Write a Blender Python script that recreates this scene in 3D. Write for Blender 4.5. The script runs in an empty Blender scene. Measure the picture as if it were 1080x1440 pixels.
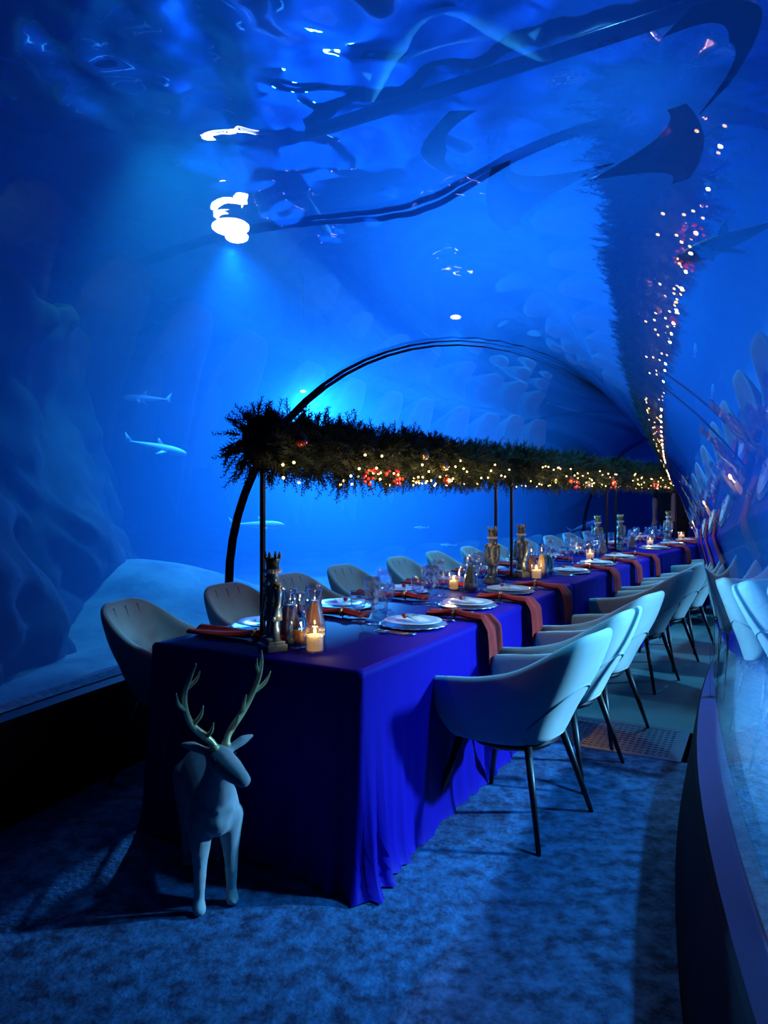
import bpy, bmesh, math, random
from mathutils import Vector, Matrix, noise

random.seed(7)
S = bpy.context.scene
COL = S.collection
R = math.radians
PI = math.pi

# ------------------------------------------------------------------ camera, world, lamps, exposure
cam_d = bpy.data.cameras.new('camera')
cam = bpy.data.objects.new('camera', cam_d)
COL.objects.link(cam)
cam_d.sensor_fit = 'VERTICAL'
cam_d.sensor_height = 36.0
cam_d.lens = 36.0 * 1040.0 / 1440.0
cam_d.shift_y = -(720 - 692) / 1440.0
cam_d.clip_start = 0.02
cam_d.clip_end = 200
cam.location = (0, 0, 1.39)
cam.rotation_euler = (R(90), 0, 0)
S.camera = cam

vs = S.view_settings
vs.view_transform = 'Standard'
vs.look = 'None'
vs.gamma = 1
vs.use_curve_mapping = False
vs.exposure = 0.0
S.cycles.max_bounces = 10
S.cycles.transparent_max_bounces = 48
S.cycles.volume_bounces = 1
S.cycles.caustics_reflective = False
S.cycles.caustics_refractive = False
S.cycles.sample_clamp_indirect = 4.0

w = bpy.data.worlds.new('world')
S.world = w
w.use_nodes = True
w.node_tree.nodes['Background'].inputs[0].default_value = (0.0, 0.0015, 0.012, 1)   # dark hall above the tank


def spot(loc, target, power, color, angle=110, radius=0.12, blend=0.85):
    l = bpy.data.lights.new('tank_flood_light', 'SPOT')
    l.energy = power
    l.color = color
    l.spot_size = R(angle)
    l.spot_blend = blend
    l.shadow_soft_size = radius
    o = bpy.data.objects.new('tank_flood_light', l)
    COL.objects.link(o)
    o.location = loc
    o.rotation_euler = (Vector(target) - Vector(loc)).to_track_quat('-Z', 'Y').to_euler()
    return o


LAMPS = [  # where, aimed at, power, colour, cone, size of the visible lens
    ((3.2, 2.4, 4.72), (0.95, 2.6, 0.0), 1900, (0.06, 0.64, 1.0), 38, 0.08),
    ((5.4, 5.9, 4.72), (3.0, 6.4, 0.0), 400, (0.10, 0.62, 1.0), 60, 0.08),
    ((-1.95, 9.4, 4.55), (-1.2, 9.8, 0.0), 1700, (0.04, 0.56, 1.0), 104, 0.24),
    ((-1.42, 13.0, 2.95), (0.5, 8.0, 0.9), 6400, (0.06, 0.60, 1.0), 86, 0.05),
    ((1.3, 13.4, 4.35), (0.8, 12.4, 0.0), 1100, (0.04, 0.52, 1.0), 100, 0.10),
    ((-2.3, 8.2, 6.2), (-2.0, 8.4, 0.0), 2300, (0.05, 0.95, 0.75), 70, 0.08),  # added turquoise lamp for the glow under the surface at the left
    ((2.0, 6.6, 6.3), (2.3, 6.8, 0.0), 1500, (0.10, 0.70, 1.0), 84, 0.08),  # added above the water to brighten the upper right
    ((4.4, 3.2, 2.2), (0.95, 3.3, 0.05), 3600, (0.22, 0.74, 1.0), 42, 0.08),  # added low side light on the near chair backs and cloth
    ((6.4, 6.2, 2.2), (2.9, 6.3, 0.05), 2000, (0.22, 0.74, 1.0), 38, 0.08),  # added low side light for the chairs of the middle table
    ((8.4, 12.6, 4.60), (7.0, 11.6, 0.0), 1800, (0.01, 0.16, 1.0), 110, 0.08),  # added so the water past the second arch is not black
    ((-4.0, 5.2, 4.72), (-3.2, 5.8, 0.0), 120, (0.02, 0.45, 1.0), 80, 0.06),  # added weak lamp to brighten the sand slope at the left
]
for a in LAMPS:
    spot(*a[:5])


# ------------------------------------------------------------------ materials
def new_mat(name):
    m = bpy.data.materials.new(name)
    m.use_nodes = True
    return m, m.node_tree.nodes, m.node_tree.links


def simple(name, col, rough=.6, metal=0.0, emit=None, strength=0.0, sheen=0.0, coat=0.0, spec=.5):
    m, N, L = new_mat(name)
    b = N['Principled BSDF']
    b.inputs['Base Color'].default_value = (*col, 1)
    b.inputs['Roughness'].default_value = rough
    b.inputs['Metallic'].default_value = metal
    b.inputs['Specular IOR Level'].default_value = spec
    if sheen:
        b.inputs['Sheen Weight'].default_value = sheen
        b.inputs['Sheen Roughness'].default_value = .4
    if coat:
        b.inputs['Coat Weight'].default_value = coat
    if emit:
        b.inputs['Emission Color'].default_value = (*emit, 1)
        b.inputs['Emission Strength'].default_value = strength
    return m


def mottled(name, c0, c1, scale, rough=.8, detail=6.0, lo=.35, hi=.65, bump=0.0, bump_scale=None, metal=0.0, sheen=0.0,
            rough2=None):
    m, N, L = new_mat(name)
    b = N['Principled BSDF']
    tc = N.new('ShaderNodeTexCoord')
    n = N.new('ShaderNodeTexNoise')
    n.inputs['Scale'].default_value = scale
    n.inputs['Detail'].default_value = detail
    n.inputs['Roughness'].default_value = .65
    L.new(tc.outputs['Object'], n.inputs['Vector'])
    r = N.new('ShaderNodeValToRGB')
    r.color_ramp.elements[0].position = lo
    r.color_ramp.elements[1].position = hi
    r.color_ramp.elements[0].color = (*c0, 1)
    r.color_ramp.elements[1].color = (*c1, 1)
    L.new(n.outputs['Fac'], r.inputs[0])
    L.new(r.outputs[0], b.inputs['Base Color'])
    b.inputs['Roughness'].default_value = rough
    b.inputs['Metallic'].default_value = metal
    if rough2 is not None:
        mr = N.new('ShaderNodeMapRange')
        mr.inputs['From Min'].default_value = lo
        mr.inputs['From Max'].default_value = hi
        mr.inputs['To Min'].default_value = rough
        mr.inputs['To Max'].default_value = rough2
        L.new(n.outputs['Fac'], mr.inputs[0])
        L.new(mr.outputs[0], b.inputs['Roughness'])
    if sheen:
        b.inputs['Sheen Weight'].default_value = sheen
    if bump:
        n2 = N.new('ShaderNodeTexNoise')
        n2.inputs['Scale'].default_value = bump_scale or scale * 4
        n2.inputs['Detail'].default_value = 4
        L.new(tc.outputs['Object'], n2.inputs['Vector'])
        bp = N.new('ShaderNodeBump')
        bp.inputs['Strength'].default_value = bump
        bp.inputs['Distance'].default_value = .02
        L.new(n2.outputs['Fac'], bp.inputs['Height'])
        L.new(bp.outputs[0], b.inputs['Normal'])
    return m


def clear(name, ior, tint, rough=0.0, gloss=(1, 1, 1), sides=1, two_way=True):
    """clear sheet: Fresnel reflection over straight transmission, so the tank lamps shine through it"""
    m, N, L = new_mat(name)
    N.remove(N['Principled BSDF'])
    tr = N.new('ShaderNodeBsdfTransparent')
    tr.inputs[0].default_value = (*tint, 1)
    gl = N.new('ShaderNodeBsdfGlossy')
    gl.inputs['Roughness'].default_value = rough
    gl.inputs[0].default_value = (*gloss, 1)
    mx = N.new('ShaderNodeMixShader')
    fr = N.new('ShaderNodeFresnel')
    fr.inputs[0].default_value = ior
    if two_way:                       # the same reflectance from either face of the sheet
        ge = N.new('ShaderNodeNewGeometry')
        mp = N.new('ShaderNodeMapRange')
        mp.inputs['To Min'].default_value = ior
        mp.inputs['To Max'].default_value = 1 / ior
        L.new(ge.outputs['Backfacing'], mp.inputs[0])
        L.new(mp.outputs[0], fr.inputs[0])
    fac = fr.outputs[0]
    if sides == 2:                    # front and rear face of a thick sheet: 1 - (1 - F)^2
        a = N.new('ShaderNodeMath')
        a.operation = 'SUBTRACT'
        a.inputs[0].default_value = 1
        L.new(fac, a.inputs[1])
        b = N.new('ShaderNodeMath')
        b.operation = 'MULTIPLY'
        L.new(a.outputs[0], b.inputs[0])
        L.new(a.outputs[0], b.inputs[1])
        c = N.new('ShaderNodeMath')
        c.operation = 'SUBTRACT'
        c.inputs[0].default_value = 1
        L.new(b.outputs[0], c.inputs[1])
        fac = c.outputs[0]
    L.new(fac, mx.inputs[0])
    L.new(tr.outputs[0], mx.inputs[1])
    L.new(gl.outputs[0], mx.inputs[2])
    L.new(mx.outputs[0], N['Material Output'].inputs[0])
    return m


MAT = {}
MAT['acrylic'] = clear('clear_acrylic', 1.19, (.95, .98, 1), sides=2)
MAT['glass'] = clear('drinking_glass', 1.85, (.96, .98, .99), .015, sides=2)
MAT['surface'] = clear('rippled_water_surface', 1.33, (1, 1, 1), .035, (.9, .96, 1), two_way=False)
MAT['seal'] = simple('black_seal', (.004, .004, .01), .9, spec=.05)
MAT['kerb'] = simple('black_kerb', (.004, .004, .006), .8, spec=.2)
MAT['ledge'] = mottled('blue_ledge', (.002, .007, .05), (.004, .012, .075), 9, .45)
MAT['sill'] = mottled('concrete_sill', (.10, .16, .22), (.22, .30, .36), 26, .9, lo=.4, hi=.6, bump=.5)
MAT['sand'] = mottled('pale_sand', (.08, .09, .09), (.20, .22, .21), 2.2, .95, bump=.4, bump_scale=9)
MAT['rock'] = mottled('dark_rock', (.004, .005, .008), (.04, .05, .06), 1.6, .95, bump=.8, bump_scale=6)
MAT['floor'] = mottled('mottled_dark_floor', (.003, .011, .05), (.045, .155, .34), 15.0, .75, detail=12, lo=.38, hi=.70, bump=.35,
                       bump_scale=45, rough2=.4)  # mottle is floor tone plus some rippled light put into the colour
MAT['floor_far'] = mottled('smooth_grey_green_floor', (.10, .16, .16), (.15, .22, .21), 3.0, .5, lo=.3, hi=.7)
MAT['steel'] = simple('brushed_steel', (.35, .4, .5), .35, 1.0)
MAT['dark'] = simple('dark_void', (.003, .003, .006), .9)
MAT['cloth'] = simple('royal_blue_satin', (.006, .0005, .22), .6, spec=.10)
MAT['wood'] = simple('table_wood', (.1, .06, .03), .6)
MAT['velvet'] = mottled('teal_grey_velvet', (.25, .36, .35), (.35, .47, .45), 5, .85, lo=.3, hi=.7, sheen=.35)
MAT['seam'] = simple('seam_piping', (.2, .27, .29), .8)
MAT['black_metal'] = simple('black_metal', (.008, .008, .01), .4, .3)
MAT['silver'] = simple('silver_rim', (.75, .74, .68), .28, 1.0)
MAT['cutlery'] = simple('polished_cutlery', (.8, .8, .8), .16, 1.0)
MAT['china'] = simple('white_china', (.78, .8, .78), .22, coat=.4)
MAT['card'] = simple('white_card', (.8, .8, .8), .6)
MAT['red'] = mottled('dark_red_linen', (.32, .012, .012), (.44, .02, .016), 30, .95)
MAT['gold'] = simple('gold_metal', (.75, .52, .20), .28, 1.0)
MAT['antler'] = simple('pale_gold_antler', (.85, .72, .36), .32, .35)
MAT['deer'] = mottled('grey_flocked_plaster', (.26, .28, .30), (.36, .38, .40), 12, .95, sheen=.2)
MAT['needle'] = mottled('fir_needles', (.006, .016, .006), (.02, .05, .015), 14, .8)
MAT['twig'] = simple('dark_twig', (.015, .01, .006), .9)
MAT['berry'] = simple('red_berry', (.45, .02, .02), .3, coat=.3)
MAT['bauble'] = simple('glossy_bauble', (.5, .08, .06), .12, .6)
MAT['bauble_gold'] = simple('gold_bauble', (.6, .42, .2), .2, .9)
MAT['bulb'] = simple('warm_bulb', (1, .7, .3), .4, emit=(1, .58, .18), strength=9)
MAT['wax'] = simple('lit_candle_wax', (.9, .75, .5), .5, emit=(1, .52, .16), strength=.55)
MAT['flame'] = simple('flame', (1, .8, .4), .5, emit=(1, .66, .22), strength=14)
MAT['lens'] = simple('lamp_lens', (1, 1, 1), .3, emit=(.75, .93, 1.0), strength=14)
MAT['orange_juice'] = simple('orange_juice', (.62, .24, .04), .25)
MAT['green_juice'] = simple('green_juice', (.26, .36, .05), .25)
MAT['amber_juice'] = simple('amber_juice', (.30, .11, .02), .2)
MAT['peach_juice'] = simple('peach_juice', (.55, .27, .15), .3)
MAT['yellow_juice'] = simple('yellow_juice', (.62, .48, .14), .3)
MAT['pewter'] = mottled('antique_green_silver', (.16, .26, .26), (.36, .48, .46), 18, .35, metal=.55)
MAT['fur'] = simple('white_fur_trim', (.75, .78, .75), .9)
MAT['crown'] = mottled('antique_gold', (.25, .16, .05), (.6, .42, .16), 30, .3, metal=.9)
MAT['skin'] = simple('skin', (.48, .28, .2), .6)
MAT['black_cloth'] = simple('black_cotton', (.006, .006, .008), .9)
MAT['hair'] = simple('dark_hair', (.012, .008, .006), .6)
MAT['fish_dark'] = simple('slate_skin', (.008, .012, .022), .5, spec=.15)
MAT['fish_light'] = simple('silver_skin', (.62, .68, .70), .5)
MAT['hull'] = simple('lamp_housing', (.02, .02, .025), .5)
for k in ('bulb', 'wax', 'flame', 'lens'):
    MAT[k].cycles.emission_sampling = 'NONE'      # their light comes from the lamps built with them


# ------------------------------------------------------------------ geometry helpers
def lathe(bm, prof, n=20, c=(0, 0, 0), sx=1.0, sy=1.0):
    rings = []
    for r, z in prof:
        if r < 1e-5:
            rings.append([bm.verts.new((c[0], c[1], c[2] + z))])
        else:
            rings.append([bm.verts.new((c[0] + sx * r * math.cos(2 * PI * i / n), c[1] + sy * r * math.sin(2 * PI * i / n), c[2] + z))
                          for i in range(n)])
    for a, b in zip(rings, rings[1:]):
        for i in range(n):
            j = (i + 1) % n
            if len(a) == 1 and len(b) == 1:
                continue
            if len(a) == 1:
                bm.faces.new((a[0], b[j], b[i]))
            elif len(b) == 1:
                bm.faces.new((a[i], a[j], b[0]))
            else:
                bm.faces.new((a[i], a[j], b[j], b[i]))


def tube(bm, pts, rad, n=8, caps=True):
    pts = [Vector(p) for p in pts]
    if not isinstance(rad, (list, tuple)):
        rad = [rad] * len(pts)
    rings = []
    up = Vector((0, 0, 1))
    prev = None
    for i, p in enumerate(pts):
        d = (pts[min(i + 1, len(pts) - 1)] - pts[max(i - 1, 0)]).normalized()
        if prev is None:
            x = d.cross(up)
            if x.length < 1e-3:
                x = d.cross(Vector((1, 0, 0)))
        else:
            x = prev - d * prev.dot(d)
        x.normalize()
        prev = x
        y = d.cross(x)
        rings.append([bm.verts.new(p + (x * math.cos(2 * PI * k / n) + y * math.sin(2 * PI * k / n)) * rad[i]) for k in range(n)])
    for a, b in zip(rings, rings[1:]):
        for k in range(n):
            bm.faces.new((a[k], a[(k + 1) % n], b[(k + 1) % n], b[k]))
    if caps:
        bm.faces.new(rings[0][::-1])
        bm.faces.new(rings[-1])


def box(bm, c, s, bevel=0.0, rot=None):
    m = Matrix.Translation(c)
    if rot:
        m = m @ rot
    m = m @ Matrix.Diagonal((s[0], s[1], s[2], 1))
    r = bmesh.ops.create_cube(bm, size=1, matrix=m)
    if bevel:
        es = list({e for v in r['verts'] for e in v.link_edges})
        bmesh.ops.bevel(bm, geom=es, offset=bevel, segments=2, affect='EDGES', profile=.5)


def ball(bm, c, r, u=12, v=8, rot=None):
    if not isinstance(r, (tuple, list)):
        r = (r, r, r)
    m = Matrix.Translation(c)
    if rot:
        m = m @ rot
    bmesh.ops.create_uvsphere(bm, u_segments=u, v_segments=v, radius=1, matrix=m @ Matrix.Diagonal((*r, 1)))


def limb(bm, p0, r0, p1, r1):
    p0, p1 = Vector(p0), Vector(p1)
    n = max(2, int((p1 - p0).length / (min(r0, r1) * .45)) + 1)
    for i in range(n + 1):
        t = i / n
        bmesh.ops.create_icosphere(bm, subdivisions=2, radius=r0 + (r1 - r0) * t, matrix=Matrix.Translation(p0.lerp(p1, t)))


CACHE = {}


def mesh_of(key, fn, mat, smooth=True, bake=None):
    if key in CACHE:
        return CACHE[key]
    bm = bmesh.new()
    fn(bm)
    if not bake:
        bmesh.ops.recalc_face_normals(bm, faces=bm.faces[:])
    me = bpy.data.meshes.new(key)
    bm.to_mesh(me)
    bm.free()
    if bake:
        t = bpy.data.objects.new('temporary', me)
        COL.objects.link(t)
        bake(t)
        dg = bpy.context.evaluated_depsgraph_get()
        me2 = bpy.data.meshes.new_from_object(t.evaluated_get(dg))
        bpy.data.objects.remove(t)
        bpy.data.meshes.remove(me)
        me = me2
        me.name = key
    me.materials.clear()
    me.materials.append(MAT[mat] if isinstance(mat, str) else mat)
    if smooth:
        me.polygons.foreach_set('use_smooth', [True] * len(me.polygons))
        if smooth == 'sharp':
            me.set_sharp_from_angle(angle=R(35))
    me.update()
    CACHE[key] = me
    return me


def obj(name, me, parent=None, loc=None, rot=None, scale=None):
    o = bpy.data.objects.new(name, me)
    COL.objects.link(o)
    if parent:
        o.parent = parent
    if loc is not None:
        o.location = loc
    if rot is not None:
        o.rotation_euler = rot
    if scale is not None:
        o.scale = scale if isinstance(scale, (tuple, list)) else (scale,) * 3
    return o


def part(name, key, fn, mat, parent=None, smooth=True, bake=None, **kw):
    return obj(name, mesh_of(key, fn, mat, smooth, bake), parent, **kw)


def tag(o, label=None, cat=None, group=None, kind=None):
    if label:
        o['label'] = label
    if cat:
        o['category'] = cat
    if group:
        o['group'] = group
    if kind:
        o['kind'] = kind
    return o


def thing(name, label, cat, loc=(0, 0, 0), rz=0.0, group=None):
    o = bpy.data.objects.new(name, None)
    o.empty_display_size = .05
    COL.objects.link(o)
    o.location = loc
    o.rotation_euler = (0, 0, rz)
    return tag(o, label, cat, group)


def raw(name, V, Fc, mat, smooth=True, kind=None, parent=None):
    me = bpy.data.meshes.new(name)
    me.from_pydata(V, [], Fc)
    me.update()
    me.materials.append(MAT[mat])
    if smooth:
        me.polygons.foreach_set('use_smooth', [True] * len(me.polygons))
    o = obj(name, me, parent)
    if kind:
        o['kind'] = kind
    return o


def nz(x, y, z, sc=1.0):
    return noise.noise(Vector((x * sc, y * sc, z * sc)))


def frange(a, b, st):
    n = max(1, round((b - a) / st))
    return [a + (b - a) * i / n for i in range(n + 1)]


def remesh(vox, it=4):
    def f(o):
        m = o.modifiers.new('r', 'REMESH')
        m.mode = 'VOXEL'
        m.voxel_size = vox
        s = o.modifiers.new('s', 'SMOOTH')
        s.factor = .5
        s.iterations = it
    return f


def subsurf(lv):
    def f(o):
        m = o.modifiers.new('s', 'SUBSURF')
        m.levels = lv
        m.render_levels = lv
    return f


# ------------------------------------------------------------------ the tunnel's centre line (a gentle bend)
def centre_line():
    ds = .05
    x, y, s = .28, 4.1, 0.0
    P = [(0.0, x, y, 26.0)]
    head = lambda q: 26 + 2.7 * min(q, 4) + 6 * max(0, q - 6.7) if q > 0 else 26 + 4.0 * q
    while s < 13:
        h = head(s + ds / 2)
        x += ds * math.sin(R(h))
        y += ds * math.cos(R(h))
        s += ds
        P.append((s, x, y, head(s)))
    x, y, s = .28, 4.1, 0.0
    Q = []
    while s > -9:
        h = head(s - ds / 2)
        x -= ds * math.sin(R(h))
        y -= ds * math.cos(R(h))
        s -= ds
        Q.append((s, x, y, head(s)))
    return Q[::-1] + P


LINE = centre_line()


def axis(s):
    f = max(0, min(len(LINE) - 1.001, (s - LINE[0][0]) / .05))
    i = int(f)
    a, b, t = LINE[i], LINE[i + 1], f - int(f)
    return a[1] + (b[1] - a[1]) * t, a[2] + (b[2] - a[2]) * t, R(a[3] + (b[3] - a[3]) * t)


def tpt(s, lat, z):
    x, y, h = axis(s)
    return (x + lat * math.cos(h), y - lat * math.sin(h), z)


RAD, SPR, BASE = 1.42, .80, .42


def profile(r, base, n=30):
    p = [(-r, base)]
    for i in range(n + 1):
        a = PI - PI * i / n
        p.append((r * math.cos(a), SPR + r * math.sin(a)))
    p.append((r, base))
    return p


def loft(name, prof, ss, mat, closed=False, caps=False, smooth=True, kind='structure', parent=None):
    V, Fc = [], []
    n = len(prof)
    for s in ss:
        V += [tpt(s, lat, z) for lat, z in prof]
    for i in range(len(ss) - 1):
        for j in range(n if closed else n - 1):
            a, b = i * n + j, i * n + (j + 1) % n
            Fc.append((a, a + n, b + n, b))
    if caps:
        Fc.append(tuple(range(n)))
        Fc.append(tuple(range((len(ss) - 1) * n, len(ss) * n))[::-1])
    return raw(name, V, Fc, mat, smooth, kind, parent)


END = 11.5
START = -7.0
# floor: near part, grating strip, far part
loft('floor', [(1.29, 0), (-1.29, 0)], frange(START, .30, .25), 'floor')
loft('floor', [(1.29, 0), (-1.29, 0)], frange(.85, END, .25), 'floor_far')
loft('floor', [(1.27, -.06), (-1.27, -.06)], [.30, .85], 'dark')
# grating plate across the floor joint
g = thing('drain_grating', 'perforated steel drain grating set in the floor by the grey armchairs', 'grating')
V, Fc = [], []


def bar(l0, l1, s0, s1, z0, z1):
    b = len(V)
    for z in (z0, z1):
        for (l, s) in ((l0, s0), (l1, s0), (l1, s1), (l0, s1)):
            V.append(tpt2(s, l, z))
    for f in ((3, 2, 1, 0), (4, 5, 6, 7), (0, 1, 5, 4), (1, 2, 6, 5), (2, 3, 7, 6), (3, 0, 4, 7)):
        Fc.append(tuple(b + k for k in f))


_gx, _gy, _gh = axis(.55)


def tpt2(s, l, z):
    d = s - .55
    return (_gx + l * math.cos(_gh) + d * math.sin(_gh), _gy - l * math.sin(_gh) + d * math.cos(_gh), z)


for i in range(13):
    s = .34 + i * (.81 - .34) / 12
    bar(-1.2, 1.2, s - .012, s + .012, -.012, .004)
for i in range(73):
    l = -1.19 + i * 2.38 / 72
    bar(l - .008, l + .008, .34, .81, -.010, .003)
raw('grating_bars', V, Fc, 'steel', False, 'stuff', g)
V, Fc = [], []
bar(-1.25, 1.25, .30, .34, -.03, .006)
bar(-1.25, 1.25, .81, .85, -.03, .006)
bar(-1.25, -1.2, .34, .81, -.03, .006)
bar(1.2, 1.25, .34, .81, -.03, .006)
raw('frame', V, Fc, 'steel', False, None, g)

for side, nm in ((-1, 'left'), (1, 'right')):
    loft('wall_' + nm, [(side * 1.285, 0), (side * 1.35, .40), (side * 1.36, .42)][::side], frange(START, END, .25), 'kerb', smooth=False)
    loft('trim_ledge_' + nm, [(side * 1.36, .42), (side * 1.425, .43)][::side], frange(START, END, .25), 'ledge', smooth=False)
    loft('trim_sill_' + nm, [(side * 1.43, .435), (side * 1.50, .45), (side * 1.70, .40), (side * 1.72, -.1)][::side], frange(START, END, .25), 'sill', smooth=False)
# ends of the tunnel
for s, nm in ((START, 'back'), (END, 'front')):
    p = profile(1.5, 0.0)
    raw('wall_' + nm, [tpt(s, l, z) for l, z in p], [tuple(range(len(p)))], 'dark', False, 'structure')

# clear panes and the black joint seals between them
cuts = [START, -.026, .026, 6.654, 6.706, END]
for k in range(3):
    loft('window_%d' % (k + 1), profile(RAD, BASE), frange(cuts[2 * k], cuts[2 * k + 1], .2), 'acrylic')
for k, s in enumerate((0.0, 6.68)):
    loft('trim_%d' % (k + 1), profile(RAD - .02, BASE) + profile(RAD + .004, BASE)[::-1], [s - .026, s + .026], 'seal', closed=True, caps=False,
         smooth=False)

# ------------------------------------------------------------------ the tank: water, sand, rockwork, surface
X0, X1, Y0, Y1, Z0, Z1 = -9.0, 14.0, -9.0, 22.0, -.4, 5.3
m, N, L = new_mat('blue_water')
N.remove(N['Principled BSDF'])
sc_ = N.new('ShaderNodeVolumeScatter')
sc_.inputs['Color'].default_value = (.10, .50, 1, 1)
sc_.inputs['Density'].default_value = .09
sc_.inputs['Anisotropy'].default_value = .35
ab_ = N.new('ShaderNodeVolumeAbsorption')
ab_.inputs['Color'].default_value = (.0, .10, .97, 1)
ab_.inputs['Density'].default_value = .145
ad_ = N.new('ShaderNodeAddShader')
L.new(sc_.outputs[0], ad_.inputs[0])
L.new(ab_.outputs[0], ad_.inputs[1])
L.new(ad_.outputs[0], N['Material Output'].inputs['Volume'])
MAT['water'] = m
V = [(X0, Y0, Z0), (X1, Y0, Z0), (X1, Y1, Z0), (X0, Y1, Z0), (X0, Y0, Z1), (X1, Y0, Z1), (X1, Y1, Z1), (X0, Y1, Z1)]
Fc = [(3, 2, 1, 0), (4, 5, 6, 7), (0, 1, 5, 4), (1, 2, 6, 5), (2, 3, 7, 6), (3, 0, 4, 7)]
p = profile(RAD + .08, -.15)
ss = frange(START - .1, END + .1, .25)
n = len(p)
for s in ss:
    V += [tpt(s, l, z) for l, z in p]
for i in range(len(ss) - 1):
    for j in range(n):
        a, b = 8 + i * n + j, 8 + i * n + (j + 1) % n
        Fc.append((a, a + n, b + n, b))
Fc.append(tuple(8 + j for j in range(n)))
Fc.append(tuple(8 + (len(ss) - 1) * n + j for j in range(n))[::-1])
tag(raw('tank_water', V, Fc, 'water', False), 'deep blue aquarium water surrounding the glass tunnel', 'water', kind='stuff')


def grid(name, nx, ny, fn, mat, kind='structure'):
    V = [fn(i / nx, j / ny) for j in range(ny + 1) for i in range(nx + 1)]
    Fc = [(j * (nx + 1) + i, j * (nx + 1) + i + 1, (j + 1) * (nx + 1) + i + 1, (j + 1) * (nx + 1) + i) for j in range(ny) for i in range(nx)]
    return raw(name, V, Fc, mat, True, kind)


COARSE = LINE[::6]


def off_axis(x, y):
    return min((q[1] - x) ** 2 + (q[2] - y) ** 2 for q in COARSE if START - .3 < q[0] < END + .3) ** .5


def sand_h(x, y):
    d = off_axis(x, y)
    t = min(1, max(0, (d - 1.52) / .2))
    h = .10 + .10 * nz(x, y, 0, .45) + .04 * nz(x, y, 4, 1.6) + .55 * math.exp(-((x + 2.6) ** 2 / 1.6 + (y - 8.0) ** 2 / 1.2)) \
        + .5 * max(0, min(1, (-x - 3.5) / 3))
    return -.35 * (1 - t) + h * t


grid('sand_bed', 115, 150, lambda u, v: (X0 + .3 + u * 22.4, Y0 + .3 + v * 30.4, sand_h(X0 + .3 + u * 22.4, Y0 + .3 + v * 30.4)), 'sand')


def rock_face(a, b):
    nx, ny = -(b[1] - a[1]), b[0] - a[0]
    l = math.hypot(nx, ny)

    def fn(u, v):
        x, y, z = a[0] + (b[0] - a[0]) * u, a[1] + (b[1] - a[1]) * u, -.3 + 5.6 * v
        d = .8 * nz(x, y, z, .35) + .45 * nz(x, y, z, .9) + .2 * nz(x, y, z, 2.3) - .55 * (1 - v) ** 2
        return (x - d * nx / l, y - d * ny / l, z)
    return fn


grid('rock_face', 130, 40, rock_face((-7.4, -8.4), (-7.4, 21)), 'rock')
grid('rock_face', 110, 40, rock_face((-8, 20.6), (13, 20.6)), 'rock')
grid('rock_face', 130, 40, rock_face((12.6, 21), (12.6, -8.4)), 'rock')
grid('rock_face', 110, 40, rock_face((13, -8.0), (-8, -8.0)), 'rock')


def outcrop(u, v):
    # steep dark reef along the left of the tunnel, sloping out into sand at its foot
    y = -6.5 + 17.3 * u
    top = 3.5 + .5 * nz(y, 0, 9, .5) + .25 * nz(y, 3, 9, 1.4)
    if u > .86:
        top *= 1 - ((u - .86) / .14) ** 2 * .92
    z = -.1 + top * min(1, v / .8)
    x = -3.45 + .9 * (1 - min(1, v / .8)) ** 2.2 - .25 * max(0, y - 6) ** 1.0 * .35
    if v > .8:
        x -= (v - .8) / .2 * 2.6
    d = .45 * nz(x, y, z, .6) + .28 * nz(x, y, z, 1.5) + .12 * nz(x, y, z, 3.6)
    return (x + d, y + .3 * nz(y, z, 2, .8), z + .15 * nz(x, y, z + 7, 1.2))


grid('rock_outcrop', 190, 60, outcrop, 'rock')


def surf(u, v):
    x, y = X0 + .02 + (X1 - X0 - .04) * u, Y0 + .02 + (Y1 - Y0 - .04) * v
    return (x, y, 5.0 + .12 * nz(x, y, 0, .8) + .085 * nz(x * 1.3, y * .8, 3, 1.9) + .028 * nz(x, y, 7, 4.6))


tag(grid('water_surface', 300, 400, surf, 'surface', None), 'rippled water surface seen from below, above the tunnel', 'water', kind='stuff')

# dark pipe crossing at the surface
tag(part('surface_pipe', 'surface_pipe', lambda bm: tube(bm, [(4.6, 4.0, 4.95), (2.53, 5.28, 4.95), (-.63, 7.27, 4.95), (-.75, 7.34, 4.95)], .065, 10), 'black_metal'),
    'long black pipe crossing above the tunnel at the water surface', 'pipe')

# tank floodlights on their hangers, some of them additions (their light is set at the top)
for k, (loc, tgt, pw, colr, cone, lens) in enumerate(LAMPS):
    words = ['above the grating end of the near table', 'above the middle table', 'with the widest white lens', 'beyond the first seal arch, farther from the rays',
             'beyond the first seal arch, nearer the rays', 'over the dark rock face, added for turquoise glow', 'above the surface pipe, clear of the water, added for glow below', 'low beside the near chairs, added as side light', 'low beside the chairs of the middle table, added as side light', 'beyond the second seal arch, added to lift its darkness', 'beside the foot of the reef, added to brighten the sand'][k]
    t = thing('tank_floodlight', 'tank floodlight hanging ' + words, 'lamp', (loc[0], loc[1], loc[2] + .19))
    part('lens', 'lens_%.2f' % lens, lambda bm: ball(bm, (0, 0, .02), (lens, lens * .85, lens * .4), 16, 10), 'lens', t)
    if lens > .2:  # extra glowing blobs added so the lamp looks broken up by ripples
        part('lens', 'lens_small', lambda bm: (ball(bm, (-.12, 0, .17), (.10, .07, .05), 12, 8), ball(bm, (.07, .05, -.09), (.15, .13, .07), 12, 8)), 'lens', t)
    part('collar', 'collar_%.2f' % lens, lambda bm: lathe(bm, [(lens * .6, .06), (lens * .62, .13), (lens * .3, .16), (0, .165), (0, .12), (lens * .5, .06)], 16), 'hull', t)
    part('hanger', 'hanger_%.1f' % loc[2], lambda bm: tube(bm, [(0, 0, .16), (0, 0, 7.2 - loc[2])], .012, 6), 'hull', t)

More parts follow.
